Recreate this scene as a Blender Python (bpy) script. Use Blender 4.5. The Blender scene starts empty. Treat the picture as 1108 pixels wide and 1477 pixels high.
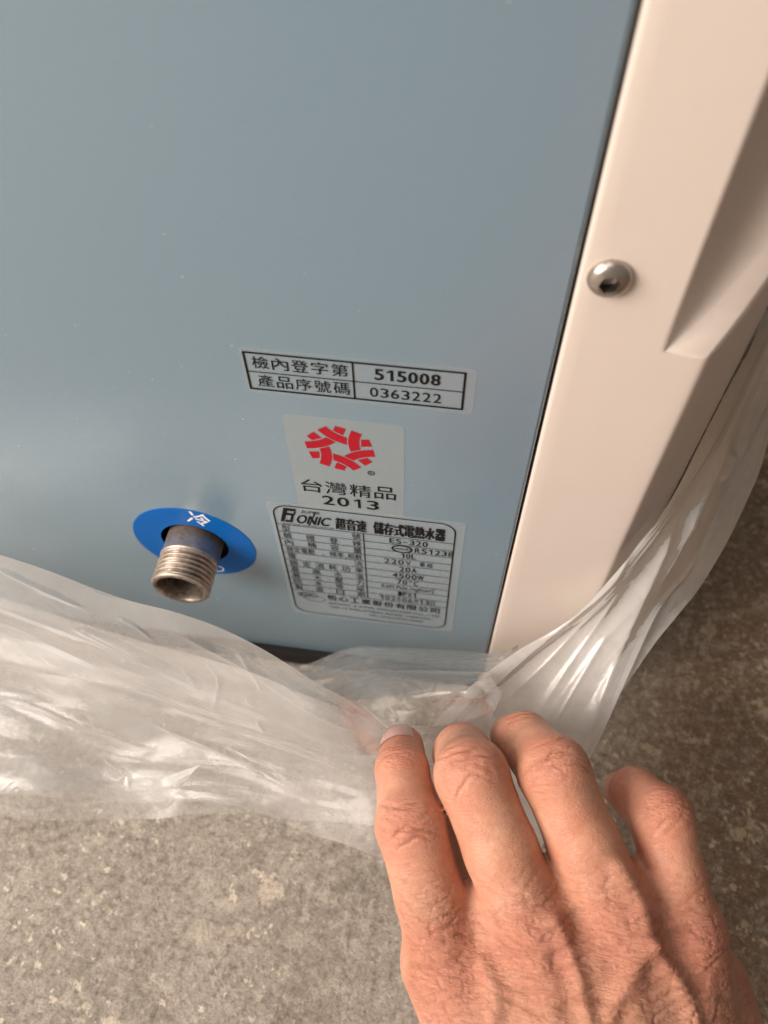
import bpy, bmesh, math
import numpy as np
from mathutils import Vector, Matrix

# ------------------------------------------------------------------ camera
sc = bpy.context.scene
COL = sc.collection
F = 1150.0 / 1477.0                      # focal length / picture height
PW, PH = 1108.0, 1477.0
CAM = np.array([0.0, -0.137, 0.345])
RIGHT = np.array([0.98952, 0.14361, -0.01478]); UP = np.array([-0.1121, 0.8293, 0.5474]); FWD = np.array([-0.0909, 0.5400, -0.8367])
FWD /= np.linalg.norm(FWD); RIGHT -= FWD * (RIGHT @ FWD); RIGHT /= np.linalg.norm(RIGHT); UP = np.cross(RIGHT, FWD)
cd = bpy.data.cameras.new("camera"); cam = bpy.data.objects.new("camera", cd); COL.objects.link(cam)
cd.sensor_fit = 'VERTICAL'; cd.sensor_height = 9.0; cd.sensor_width = 6.75; cd.lens = 9.0 * F
cd.clip_start = 0.004; cd.clip_end = 30
cd.dof.use_dof = True; cd.dof.focus_distance = 0.236; cd.dof.aperture_fstop = 3.0
cam.matrix_world = Matrix(((RIGHT[0], UP[0], -FWD[0], CAM[0]), (RIGHT[1], UP[1], -FWD[1], CAM[1]), (RIGHT[2], UP[2], -FWD[2], CAM[2]), (0, 0, 0, 1)))
sc.camera = cam
sc.render.resolution_x, sc.render.resolution_y = 768, 1024

# ------------------------------------------------------------------ light
w = bpy.data.worlds.new("World"); sc.world = w; w.use_nodes = True
bg = w.node_tree.nodes['Background']; bg.inputs[0].default_value = (0.80, 0.72, 0.64, 1); bg.inputs[1].default_value = 0.23

def area(name, loc, target, size, power, col):
    l = bpy.data.lights.new(name, 'AREA'); l.shape = 'RECTANGLE'; l.size, l.size_y = size; l.energy = power; l.color = col
    o = bpy.data.objects.new(name, l); COL.objects.link(o); o.location = loc
    o.rotation_euler = (Vector(target) - Vector(loc)).to_track_quat('-Z', 'Y').to_euler()
    return o
area("doorway_light", (-1.04, -0.66, 0.86), (0.0, -0.02, 0.1), (0.75, 0.9), 37.5, (1.0, 0.88, 0.79))
area("overhead_fill", (-0.28, -0.32, 1.35), (0.0, -0.05, 0.05), (0.5, 0.5), 2.5, (1.0, 0.90, 0.80))  # added overhead fill to brighten hand, film and floor; no such lamp seen
sc.view_settings.view_transform = 'Standard'; sc.view_settings.look = 'None'; sc.view_settings.exposure = 0.0; sc.view_settings.gamma = 1.0
sc.cycles.transparent_max_bounces = 14; sc.cycles.max_bounces = 6; sc.cycles.diffuse_bounces = 3; sc.cycles.glossy_bounces = 3; sc.cycles.transmission_bounces = 4
sc.cycles.use_adaptive_sampling = True; sc.cycles.adaptive_threshold = 0.03; sc.cycles.adaptive_min_samples = 16

# ------------------------------------------------------------------ helpers
def rays(px):
    px = np.atleast_2d(np.asarray(px, float)); s = 1.0 / (F * PH)
    return np.outer((px[:, 0] - PW / 2) * s, RIGHT) - np.outer((px[:, 1] - PH / 2) * s, UP) + FWD
def at_y(x, y, Y):                        # point seen at (x, y) in the photo, Y metres off the panel plane
    d = rays([(x, y)])[0]; return CAM + d * ((Y - CAM[1]) / d[1])
def at_d(x, y, dep):                      # the same, at a distance along the view axis
    return CAM + rays([(x, y)])[0] * dep

def mat(name):
    m = bpy.data.materials.new(name); m.use_nodes = True
    nt = m.node_tree; b = nt.nodes['Principled BSDF']
    return m, nt, b
def node(nt, typ, **kw):
    n = nt.nodes.new(typ)
    for k, v in kw.items():
        if k == 'ins':
            for kk, vv in v.items(): n.inputs[kk].default_value = vv
        else: setattr(n, k, v)
    return n
def noise(nt, scale, detail=4, rough=0.55, vec=None, dist=0.0):
    n = node(nt, 'ShaderNodeTexNoise', ins={'Scale': scale, 'Detail': detail, 'Roughness': rough, 'Distortion': dist})
    if vec is not None: nt.links.new(vec, n.inputs['Vector'])
    return n
def ramp(nt, src, stops):
    r = node(nt, 'ShaderNodeValToRGB'); e = r.color_ramp.elements
    while len(e) < len(stops): e.new(0.5)
    for el, (p, c) in zip(e, stops):
        el.position = p; el.color = (c, c, c, 1) if not hasattr(c, '__len__') else (*c, 1)
    nt.links.new(src, r.inputs[0]); return r
def mixc(nt, fac, a, b, mode='MIX'):
    m = node(nt, 'ShaderNodeMix', data_type='RGBA', blend_type=mode)
    for i, v in ((0, fac), (6, a), (7, b)):
        if isinstance(v, (int, float)): m.inputs[i].default_value = v
        elif isinstance(v, tuple): m.inputs[i].default_value = (*v, 1)
        else: nt.links.new(v, m.inputs[i])
    return m.outputs[2]
def bump(nt, b, h, strength, dist, prev=None):
    n = node(nt, 'ShaderNodeBump', ins={'Strength': strength, 'Distance': dist}); nt.links.new(h, n.inputs['Height'])
    if prev is not None: nt.links.new(prev.outputs[0], n.inputs['Normal'])
    if b is not None: nt.links.new(n.outputs[0], b.inputs['Normal'])
    return n
def objco(nt): return node(nt, 'ShaderNodeTexCoord').outputs['Object']

def mesh(name, v, f, m, parent=None, smooth=True):
    me = bpy.data.meshes.new(name)
    if isinstance(f, np.ndarray):
        v = np.asarray(v, np.float32); n = len(f); me.vertices.add(len(v)); me.vertices.foreach_set('co', v.ravel()); me.loops.add(n * 4); me.loops.foreach_set('vertex_index', f.astype(np.int32).ravel())
        me.polygons.add(n); me.polygons.foreach_set('loop_start', np.arange(0, n * 4, 4, dtype=np.int32)); me.update(calc_edges=True)
    else:
        me.from_pydata([tuple(map(float, p)) for p in v], [], [tuple(map(int, q)) for q in f]); me.update()
    if smooth: me.polygons.foreach_set('use_smooth', np.ones(len(me.polygons), bool))
    o = bpy.data.objects.new(name, me); COL.objects.link(o)
    if m: me.materials.append(m)
    if parent: o.parent = parent
    return o
def grid_faces(nu, nv, off=0, wrap=False):
    f = []
    for i in range(nu - 1):
        for j in range(nv if wrap else nv - 1):
            a = i * nv + j; b = i * nv + (j + 1) % nv
            f.append((off + a, off + b, off + b + nv, off + a + nv))
    return f
def lathe(rings, n=96, centre=(0, 0, 0), fn=None):   # rings: (radius, y); axis along -Y at centre
    v = []
    for r, y in rings:
        for k in range(n):
            t = 2 * math.pi * k / n; rr = r + (fn(t, y, r) if fn else 0)
            v.append((centre[0] + rr * math.cos(t), centre[1] + y, centre[2] + rr * math.sin(t)))
    return v, grid_faces(len(rings), n, 0, True)

def text_poly(body, size, bold=0.0, shear=0.0, spacing=1.0):
    bold = min(bold, 0)
    c = bpy.data.curves.new('t', 'FONT'); c.body = body; c.size = 1.0; c.offset = bold; c.shear = shear; c.space_character = spacing
    c.resolution_u = 4
    o = bpy.data.objects.new('t', c); COL.objects.link(o); bpy.context.view_layer.update()
    me = o.evaluated_get(bpy.context.evaluated_depsgraph_get()).to_mesh()
    v = np.array([q.co[:2] for q in me.vertices]).reshape(-1, 2); f = [tuple(p.vertices) for p in me.polygons]
    bpy.data.objects.remove(o); bpy.data.curves.remove(c)
    return v * size, f
class Print:                              # flat print: polygons on the panel plane, x/z in mm
    def __init__(s): s.v = []; s.f = []; s.lay = []
    def poly(s, pts):
        k = len(s.v); s.v += [tuple(p) for p in pts]; s.f.append(tuple(range(k, k + len(pts))))
    def line(s, x0, z0, x1, z1, wd):
        d = np.array([x1 - x0, z1 - z0], float); d /= np.linalg.norm(d); n = np.array([-d[1], d[0]]) * wd / 2
        a = np.array([x0, z0]); b = np.array([x1, z1]); s.poly([a - n, b - n, b + n, a + n])
    def ring(s, pts, wd):                 # closed outline of width wd (points counter-clockwise)
        p = np.array(pts, float); n = len(p); t = np.roll(p, -1, 0) - np.roll(p, 1, 0); t /= np.linalg.norm(t, axis=1)[:, None]
        o = np.c_[t[:, 1], -t[:, 0]] * wd / 2; k = len(s.v); s.v += [tuple(q) for q in p + o] + [tuple(q) for q in p - o]
        for i in range(n): j = (i + 1) % n; s.f.append((k + i, k + j, k + n + j, k + n + i))
    def text(s, body, x, z, h, wd=None, align='L', bold=0.0, shear=0.0, spacing=1.0, rot=0.0, capbox=True):
        v, f = text_poly(body, 1.0, bold, shear, spacing)
        if len(v) == 0: return
        lo, hi = v.min(0), v.max(0); v = v - lo; ext = hi - lo
        sy = h / ext[1]; sx = sy if wd is None else wd / ext[0]
        v = v * [sx, sy]; W = ext[0] * sx
        v[:, 0] += {'L': 0, 'C': -W / 2, 'R': -W}[align]
        if rot:
            v[:, 1] -= h / 2; c, q = math.cos(rot), math.sin(rot); v = np.c_[v[:, 0] * c - v[:, 1] * q, v[:, 0] * q + v[:, 1] * c]
        e = max(bold, 0) * h * .62
        for q_, (ox, oz) in enumerate(((0, 0), (e, 0), (-e, 0), (0, e * .5), (0, -e * .5)) if e > 0 else ((0, 0),)):
            k = len(s.v); s.v += [(x + a + ox, z + b + oz) for a, b in v]; s.f += [tuple(k + i for i in q) for q in f]; s.lay += [(k, len(s.v), q_)]
    def num(s, body, x, z, h, wd, bold=0.0):   # evenly set figures; the font's 1 has no flag, so it is drawn here
        n = len(body); cell = wd / n; sw = h * (.13 + bold)
        for i, ch in enumerate(body):
            cx = x + cell * (i + .5)
            if ch == '1':
                s.poly([(cx, z), (cx + sw, z), (cx + sw, z + h), (cx, z + h)]); s.poly([(cx - h * .24, z + h * .68), (cx - .001, z + h * .80), (cx - .001, z + h), (cx - h * .24, z + h * .82)])
            elif ch in '.,': s.text(ch, cx, z, h * .2, None, 'C')
            elif ch in '-': s.poly([(cx - cell * .3, z + h * .38), (cx + cell * .3, z + h * .38), (cx + cell * .3, z + h * .52), (cx - cell * .3, z + h * .52)])
            elif ch == '°': s.ring([(cx + h * .13 * math.cos(t), z + h * .85 + h * .13 * math.sin(t)) for t in np.linspace(0, 2 * math.pi, 13)[:-1]], h * .09)
            else: s.text(ch, cx, z, h, cell * (.92 if ch in 'WM' else .76), 'C', bold)
    def build(s, name, m, parent, Y):
        off = np.zeros(len(s.v))
        for a, b, q_ in s.lay: off[a:b] = q_ * 3e-6
        return mesh(name, [(x * .001, Y - o_, z * .001) for (x, z), o_ in zip(s.v, off)], s.f, m, parent, False)
def rrect(x0, z0, x1, z1, r, n=8):
    p = []
    for cx, cz, a in ((x1 - r, z0 + r, -90), (x1 - r, z1 - r, 0), (x0 + r, z1 - r, 90), (x0 + r, z0 + r, 180)):
        for k in range(n + 1):
            t = math.radians(a + 90 * k / n); p.append((cx + r * math.cos(t), cz + r * math.sin(t)))
    return p
def plate(name, outline, m, parent, thick=0.00012, holes=None, base=0.0):  # thin sticker standing off the panel
    n = len(outline); v = [(x * .001, base - thick, z * .001) for x, z in outline] + [(x * .001, base - 0.00002, z * .001) for x, z in outline]
    f = [tuple(range(n))] + [(i, n + i, n + (i + 1) % n, (i + 1) % n) for i in range(n)]
    return mesh(name, v, f, m, parent, False)
def tag(o, label=None, cat=None, kind=None, group=None):
    for k, v in (('label', label), ('category', cat), ('kind', kind), ('group', group)):
        if v: o[k] = v
def empty(name, loc=(0, 0, 0)):
    o = bpy.data.objects.new(name, None); o.location = loc; o.empty_display_size = 0.05; COL.objects.link(o); return o

# ------------------------------------------------------------------ materials
def m_floor():
    m, nt, b = mat('worn_concrete'); co = objco(nt)
    n1 = noise(nt, 16, 6, .62, co); base = ramp(nt, n1.outputs[0], [(.3, (.28, .245, .205)), (.5, (.345, .305, .26)), (.7, (.42, .375, .32))]).outputs[0]
    sep = node(nt, 'ShaderNodeSeparateXYZ'); nt.links.new(co, sep.inputs[0]); ns = noise(nt, 7, 4, .6, co)       # darker brown towards the right, edge broken by noise
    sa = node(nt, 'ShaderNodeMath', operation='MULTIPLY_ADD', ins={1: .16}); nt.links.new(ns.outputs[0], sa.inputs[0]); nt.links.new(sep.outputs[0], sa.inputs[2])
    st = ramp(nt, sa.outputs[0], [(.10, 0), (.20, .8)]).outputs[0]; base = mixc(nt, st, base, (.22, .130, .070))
    n2 = noise(nt, 85, 8, .78, co); base = mixc(nt, ramp(nt, n2.outputs[0], [(.34, .5), (.50, 0)]).outputs[0], base, mixc(nt, .65, base, (.10, .075, .055)))
    nl = noise(nt, 130, 7, .8, co); base = mixc(nt, ramp(nt, nl.outputs[0], [(.50, 0), (.62, .75)]).outputs[0], base, mixc(nt, .5, base, (.62, .56, .47)))
    n3 = noise(nt, 190, 4, .6, co); pf = ramp(nt, n3.outputs[0], [(.60, 0), (.625, 1)]).outputs[0]
    n4 = noise(nt, 20, 3, .5, co); pf2 = node(nt, 'ShaderNodeMath', operation='MULTIPLY'); nt.links.new(pf, pf2.inputs[0])
    nt.links.new(ramp(nt, n4.outputs[0], [(.43, .06), (.55, 1)]).outputs[0], pf2.inputs[1])
    nc = noise(nt, 58, 5, .62, co); nm = noise(nt, 11, 2, .5, co); cm = node(nt, 'ShaderNodeMath', operation='MULTIPLY'); nt.links.new(ramp(nt, nc.outputs[0], [(.585, 0), (.61, 1)]).outputs[0], cm.inputs[0]); nt.links.new(ramp(nt, nm.outputs[0], [(.45, 0), (.58, .85)]).outputs[0], cm.inputs[1])
    base = mixc(nt, cm.outputs[0], base, mixc(nt, st, (.62, .54, .43), (.50, .38, .25)))
    base = mixc(nt, pf2.outputs[0], base, mixc(nt, st, (.70, .61, .49), (.52, .39, .25)))
    ng = noise(nt, 330, 3, .6, co); base = mixc(nt, ramp(nt, ng.outputs[0], [(.36, .85), (.47, 0)]).outputs[0], base, mixc(nt, .5, base, (.11, .08, .055)))
    base = mixc(nt, ramp(nt, ng.outputs[0], [(.55, 0), (.68, .55)]).outputs[0], base, mixc(nt, .6, base, (.66, .60, .51)))
    n5 = noise(nt, 900, 4, .7, co); base = mixc(nt, .55, base, ramp(nt, n5.outputs[0], [(.25, .25), (.75, .85)]).outputs[0], 'OVERLAY')
    nt.links.new(base, b.inputs['Base Color']); b.inputs['Roughness'].default_value = .8; b.inputs['Specular IOR Level'].default_value = .3
    p = bump(nt, None, n2.outputs[0], .8, .003); p = bump(nt, None, n5.outputs[0], .4, .0012, p); bump(nt, b, pf2.outputs[0], .5, .0012, p)
    return m
def m_panel():
    m, nt, b = mat('blue_grey_coated_steel'); co = objco(nt)
    n1 = noise(nt, 2600, 2, .5, co); n0 = noise(nt, 12, 3, .5, co)
    c = mixc(nt, ramp(nt, n1.outputs[0], [(.35, 0), (.65, 1)]).outputs[0], (.158, .252, .325), (.180, .280, .355))
    c = mixc(nt, ramp(nt, n0.outputs[0], [(.3, 0), (.7, .25)]).outputs[0], c, (.185, .268, .328))
    n3 = noise(nt, 520, 0, .5, co); c = mixc(nt, ramp(nt, n3.outputs[0], [(.845, 0), (.87, .35)]).outputs[0], c, (.6, .64, .66))
    nt.links.new(c, b.inputs['Base Color'])
    b.inputs['Roughness'].default_value = .22; b.inputs['Specular IOR Level'].default_value = .6
    b.inputs['Metallic'].default_value = .0; b.inputs['Coat Weight'].default_value = 1.0; b.inputs['Coat Roughness'].default_value = .17; b.inputs['Coat IOR'].default_value = 1.65
    nr = noise(nt, 22, 5, .65, co, .6); nt.links.new(ramp(nt, nr.outputs[0], [(.35, .13), (.65, .25)]).outputs[0], b.inputs['Coat Roughness'])
    bb = bump(nt, b, n1.outputs[0], .22, .0002); nt.links.new(bb.outputs[0], b.inputs['Coat Normal'])
    return m
def m_cream():
    m, nt, b = mat('cream_plastic'); co = objco(nt)
    n0 = noise(nt, 30, 4, .5, co); c = mixc(nt, n0.outputs[0], (.685, .605, .54), (.725, .645, .58)); nt.links.new(c, b.inputs['Base Color'])
    b.inputs['Roughness'].default_value = .42; n1 = noise(nt, 1800, 2, .5, co); bump(nt, b, n1.outputs[0], .08, .0002)
    b.inputs['Subsurface Weight'].default_value = .05; b.inputs['Subsurface Radius'].default_value = (.002, .0015, .001)
    return m
def m_plain(name, col, rough=.5, metal=0.0, spec=.5, vary=.15, scale=300, bmp=0.0):
    m, nt, b = mat(name); co = objco(nt); n0 = noise(nt, scale, 4, .6, co)
    dark = tuple(c * (1 - vary) for c in col); c = mixc(nt, n0.outputs[0], dark, tuple(min(1, c * (1 + vary * .5)) for c in col)); nt.links.new(c, b.inputs['Base Color'])
    b.inputs['Roughness'].default_value = rough; b.inputs['Metallic'].default_value = metal; b.inputs['Specular IOR Level'].default_value = spec
    if bmp: bump(nt, b, n0.outputs[0], bmp, .0003)
    return m
def m_sticker(name, col, alpha):
    m, nt, b = mat(name); co = objco(nt); n0 = noise(nt, 160, 4, .6, co)
    c = mixc(nt, ramp(nt, n0.outputs[0], [(.4, 0), (.75, 1)]).outputs[0], col, (col[0] * 1.05, col[1] * .97, col[2] * .86)); nt.links.new(c, b.inputs['Base Color'])
    b.inputs['Roughness'].default_value = .3; b.inputs['Alpha'].default_value = alpha
    return m
def m_pipe():
    m, nt, b = mat('nickel_brass'); co = objco(nt); n0 = noise(nt, 260, 6, .7, co)
    c = ramp(nt, n0.outputs[0], [(.3, (.30, .23, .185)), (.48, (.50, .42, .355)), (.7, (.62, .54, .47))]).outputs[0]
    sb = node(nt, 'ShaderNodeVectorMath', operation='SUBTRACT'); sb.inputs[1].default_value = (-.0928, 0, .0981); nt.links.new(co, sb.inputs[0])
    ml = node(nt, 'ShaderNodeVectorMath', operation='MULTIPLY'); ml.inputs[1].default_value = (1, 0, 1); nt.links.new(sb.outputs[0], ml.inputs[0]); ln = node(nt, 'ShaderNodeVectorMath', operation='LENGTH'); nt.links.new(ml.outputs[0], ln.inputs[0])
    mr = node(nt, 'ShaderNodeMapRange', ins={1: .0094, 2: .0102, 3: .85, 4: 0.0}); nt.links.new(ln.outputs['Value'], mr.inputs[0])      # darker brown in the thread roots
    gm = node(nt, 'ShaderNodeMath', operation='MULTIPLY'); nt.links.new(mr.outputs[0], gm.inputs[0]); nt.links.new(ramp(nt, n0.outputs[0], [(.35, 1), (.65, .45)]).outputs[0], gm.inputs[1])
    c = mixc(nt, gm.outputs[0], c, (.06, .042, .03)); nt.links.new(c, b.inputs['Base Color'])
    b.inputs['Metallic'].default_value = .8; nt.links.new(ramp(nt, n0.outputs[0], [(.3, .55), (.7, .36)]).outputs[0], b.inputs['Roughness']); bump(nt, b, n0.outputs[0], .5, .0004)
    return m
def m_film():
    m, nt, b = mat('clear_film'); nt.nodes.remove(b); out = nt.nodes['Material Output']; co = objco(nt)
    tr = node(nt, 'ShaderNodeBsdfTransparent', ins={'Color': (.97, .965, .955, 1)})
    df = node(nt, 'ShaderNodeBsdfDiffuse', ins={'Color': (.80, .79, .77, 1)}); tl = node(nt, 'ShaderNodeBsdfTranslucent', ins={'Color': (.80, .79, .77, 1)})
    gl = node(nt, 'ShaderNodeBsdfGlossy', ins={'Color': (1, 1, 1, 1), 'Roughness': .21})
    n1 = noise(nt, 60, 4, .6, co, .8); n2 = noise(nt, 700, 3, .6, co)
    bp = bump(nt, None, n1.outputs[0], .10, .004); bp2 = bump(nt, None, n2.outputs[0], .05, .0006, bp)
    for s in (df, gl, tl): nt.links.new(bp2.outputs[0], s.inputs['Normal'])
    hz = node(nt, 'ShaderNodeMixShader', ins={0: .5}); nt.links.new(df.outputs[0], hz.inputs[1]); nt.links.new(tl.outputs[0], hz.inputs[2])
    lw = node(nt, 'ShaderNodeLayerWeight', ins={'Blend': .5}); pw = node(nt, 'ShaderNodeMath', operation='POWER', ins={1: 2.0}); nt.links.new(lw.outputs['Facing'], pw.inputs[0])   # longer path through the film at grazing angles
    ha = node(nt, 'ShaderNodeMath', operation='MULTIPLY_ADD', ins={1: .55}); ha.use_clamp = True; nt.links.new(pw.outputs[0], ha.inputs[0]); hat = node(nt, 'ShaderNodeAttribute', attribute_name='milky'); hm = node(nt, 'ShaderNodeMath', operation='MULTIPLY'); nt.links.new(ramp(nt, n1.outputs[0], [(.3, .27), (.7, .38)]).outputs[0], hm.inputs[0]); nt.links.new(hat.outputs['Fac'], hm.inputs[1]); nt.links.new(hm.outputs[0], ha.inputs[2])
    a = node(nt, 'ShaderNodeMixShader'); nt.links.new(ha.outputs[0], a.inputs[0])
    nt.links.new(tr.outputs[0], a.inputs[1]); nt.links.new(hz.outputs[0], a.inputs[2])
    fr = node(nt, 'ShaderNodeFresnel', ins={'IOR': 1.5}); nt.links.new(bp2.outputs[0], fr.inputs['Normal'])
    geo = node(nt, 'ShaderNodeNewGeometry')
    fm = node(nt, 'ShaderNodeLayerWeight', ins={'Blend': .28}); nt.links.new(bp2.outputs[0], fm.inputs['Normal'])
    g = node(nt, 'ShaderNodeMixShader'); k = node(nt, 'ShaderNodeMath', operation='MULTIPLY_ADD', ins={1: .30, 2: .012}); k.use_clamp = True
    nt.links.new(fm.outputs['Fresnel'], k.inputs[0]); sh = node(nt, 'ShaderNodeAttribute', attribute_name='shine'); k2 = node(nt, 'ShaderNodeMath', operation='MULTIPLY'); k2.use_clamp = True; nt.links.new(k.outputs[0], k2.inputs[0]); nt.links.new(sh.outputs['Fac'], k2.inputs[1]); nt.links.new(k2.outputs[0], g.inputs[0])
    nt.links.new(a.outputs[0], g.inputs[1]); nt.links.new(gl.outputs[0], g.inputs[2]); nt.links.new(g.outputs[0], out.inputs['Surface'])
    return m
def m_skin():
    m, nt, b = mat('skin'); co = objco(nt)
    at = node(nt, 'ShaderNodeAttribute', attribute_name='red'); cr = node(nt, 'ShaderNodeAttribute', attribute_name='crease'); wr = node(nt, 'ShaderNodeAttribute', attribute_name='wrinkle')
    n0 = noise(nt, 90, 4, .6, co); n1 = noise(nt, 420, 4, .65, co)
    c = mixc(nt, ramp(nt, n0.outputs[0], [(.3, 0), (.7, 1)]).outputs[0], (.545, .262, .165), (.655, .365, .250))
    c = mixc(nt, ramp(nt, n1.outputs[0], [(.35, .34), (.62, 0)]).outputs[0], c, (.42, .165, .095))
    nb = noise(nt, 45, 3, .6, co, .4); c = mixc(nt, ramp(nt, nb.outputs[0], [(.45, 0), (.66, .55)]).outputs[0], c, (.54, .185, .115))
    c = mixc(nt, at.outputs['Fac'], c, (.58, .205, .14)); c = mixc(nt, cr.outputs['Fac'], c, (.30, .115, .065))
    nt.links.new(c, b.inputs['Base Color']); b.inputs['Roughness'].default_value = .47; b.inputs['Specular IOR Level'].default_value = .45
    b.inputs['Subsurface Weight'].default_value = .12; b.inputs['Subsurface Radius'].default_value = (.0024, .0010, .0005); b.inputs['Subsurface Scale'].default_value = 1.0
    mp = node(nt, 'ShaderNodeMapping'); mp.inputs['Scale'].default_value = (1.0, 1.9, 1.5); nt.links.new(co, mp.inputs[0])
    vo = node(nt, 'ShaderNodeTexVoronoi', feature='DISTANCE_TO_EDGE', ins={'Scale': 620.0, 'Randomness': 1.0}); 
    nd = noise(nt, 500, 2, .5, mp.outputs[0]); mx = mixc(nt, .0016, mp.outputs[0], nd.outputs['Color'], 'ADD'); nt.links.new(mx, vo.inputs['Vector'])
    rm = ramp(nt, vo.outputs['Distance'], [(.0, 0), (.16, 1)])
    mp2 = node(nt, 'ShaderNodeMapping'); mp2.inputs['Scale'].default_value = (.32, 1.6, 1.0); mp2.inputs['Rotation'].default_value = (0, 0, .25); nt.links.new(co, mp2.inputs[0])
    nw = noise(nt, 900, 5, .7, mp2.outputs[0], .5); wm = node(nt, 'ShaderNodeMath', operation='MULTIPLY'); nt.links.new(nw.outputs[0], wm.inputs[0]); nt.links.new(wr.outputs['Fac'], wm.inputs[1])
    p = bump(nt, None, rm.outputs[0], .30, .00018); p2 = bump(nt, None, wm.outputs[0], .8, .0011, p); bump(nt, b, n1.outputs[0], .25, .0004, p2)
    return m
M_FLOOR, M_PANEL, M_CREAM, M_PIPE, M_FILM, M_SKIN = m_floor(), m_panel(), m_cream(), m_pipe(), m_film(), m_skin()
M_INK = m_plain('black_ink', (.010, .010, .011), .6, spec=.12); M_RED = m_plain('red_ink', (.42, .012, .026), .6, spec=.15)
M_BLUE = m_plain('blue_sticker', (.003, .115, .43), .4, vary=.08, scale=60, spec=.12); M_WHITE = m_plain('white_ink', (.85, .87, .88), .4)
M_DARK = m_plain('black_rubber', (.012, .011, .011), .7); M_SOCK_SHADED = m_plain('recess_shaded_steel', (.10, .085, .07), .4, .8); M_STEEL = m_plain('screw_steel', (.50, .45, .40), .30, .9)  # hex socket's dark steel: shade of the deep recess put into its colour
M_CLEAR = m_sticker('clear_label_film', (.50, .56, .58), .22); M_SILV = m_sticker('silver_label_film', (.55, .61, .64), .26); M_CLEAR2 = m_sticker('award_label_film', (.54, .58, .56), .26)
M_NAIL = m_plain('fingernail', (.60, .37, .31), .2, vary=.2, spec=.8)

# ------------------------------------------------------------------ floor
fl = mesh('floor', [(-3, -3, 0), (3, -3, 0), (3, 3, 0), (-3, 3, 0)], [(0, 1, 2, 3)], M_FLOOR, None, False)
tag(fl, 'worn grey brown concrete floor with pale flaked patches', kind='structure')

# ------------------------------------------------------------------ water heater
heater = empty('water_heater', (-0.15, 0.12, 0.0))
tag(heater, 'boxy electric water heater with blue grey back panel and cream plastic casing', 'water heater')
bpy.context.view_layer.update(); HO = np.array(heater.location)
def hpart(o):
    o.matrix_parent_inverse = heater.matrix_world.inverted(); return o
PC = np.array([-92.8, 98.1])               # pipe centre on the panel, mm
X0, X1, Z0, Z1, XL = -330, 18.9, 12.0, 420, 0
def panel_mesh():
    n = 96; hole = []; outer = []
    for k in range(n):
        t = 2 * math.pi * k / n; c, s = math.cos(t), math.sin(t); hole.append((PC[0] + 13.2 * c, PC[1] + 13.2 * s))
        tt = min([q for q in (((X1 - PC[0]) / c if c > 1e-9 else 1e9), ((X0 - PC[0]) / c if c < -1e-9 else 1e9), ((Z1 - PC[1]) / s if s > 1e-9 else 1e9), ((Z0 - PC[1]) / s if s < -1e-9 else 1e9))])
        outer.append([PC[0] + tt * c, PC[1] + tt * s])
    for cx, cz in ((X0, Z0), (X1, Z0), (X1, Z1), (X0, Z1)):
        j = min(range(n), key=lambda i: (outer[i][0] - cx) ** 2 + (outer[i][1] - cz) ** 2); outer[j] = [cx, cz]
    R_ = 1.1; v = []; rows = []
    inner = [(min(max(x, X0 + R_), X1 - R_), min(max(z, Z0 + R_), Z1 - R_)) for x, z in outer]
    for ring, y in ((hole, 1.0), (hole, 0), (inner, 0), ([(a * .35 + c * .65, b * .35 + d * .65) for (a, b), (c, d) in zip(inner, outer)], .22), (outer, 1.1), (outer, 12)):
        v += [(x * .001, y * .001, z * .001) for x, z in ring]; rows.append(ring)
    return v, grid_faces(len(rows), n, 0, True)
v, f = panel_mesh(); o = hpart(mesh('back_panel', v, f, M_PANEL, heater, False)); tag(o, 'blue grey satin steel back panel')
for p in o.data.polygons: p.use_smooth = abs(p.normal.y) < .98

# cream casing: one section per height, front strip, bevel, side; finger notch cut into the bevel
def notch(z): return float(np.interp(z, [212.3, 213, 214, 217, 222, 234, 250, 272, 300], [0, .35, .95, 2.6, 5.0, 9.0, 12.0, 14, 15]))
BX, BY = 52.4, 12.4
def section(z, depth=250.0):
    d = notch(z); pts = [(19.6, 9.0), (19.6, .9), (19.75, .35), (20.1, .05), (20.8, -.1)]
    pts += [(x, -.1) for x in np.linspace(24, 41.2, 8)]
    sl = .9
    bev = lambda y: BX + y if y < BY else BX + BY + (y - BY) * .02
    if d <= 0.01:
        a = [(42.4, -.1), (44, -.1), (46, -.1), (48, -.1), (50, -.1), (51.2, -.05)] + [(51.9, .05), (52.5, .35), (53.2, .95), (54.2, 1.9)]
        q = 1.9
    else:
        xe = bev(d); xw = 42.4 + sl * d
        r = min(5.0, d * .55); w0 = (42.4 + sl * (d - r), d - r); w2 = (xw + 1.25 * r, d); bz = lambda t: tuple((1 - t) ** 2 * p + 2 * t * (1 - t) * c + t * t * e for p, c, e in zip(w0, (xw, d), w2))
        a = [(42.1, -.1), (42.4 + .06 * d, .10 * d), w0, bz(.36), bz(.7), w2]; r = 1.25 * r / 1.6
        xs = np.linspace(xw + 1.6 * r + .01, max(xe - .6, xw + 1.6 * r + .3), 2)
        a += [(xs[0], d), (xs[1], d + .03), (max(xe, xs[1] + .2), d + .35), (max(bev(d + 1.2), xs[1] + .5), d + 1.2)]; q = d + 1.2
    pts += a
    ys = np.linspace(q, max(BY - .5, q + .2), 7)[1:]
    pts += [(bev(y), y) for y in ys]
    pts += [(BX + BY + .05, max(BY + .4, ys[-1] + .2)), (BX + BY + .25, max(BY + 1.5, ys[-1] + 1)), (BX + BY + 1, 40), (BX + BY + 2, 120), (BX + BY + 1, depth - 12), (BX + BY - 8, depth), (19.6, depth)]
    return pts
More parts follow.
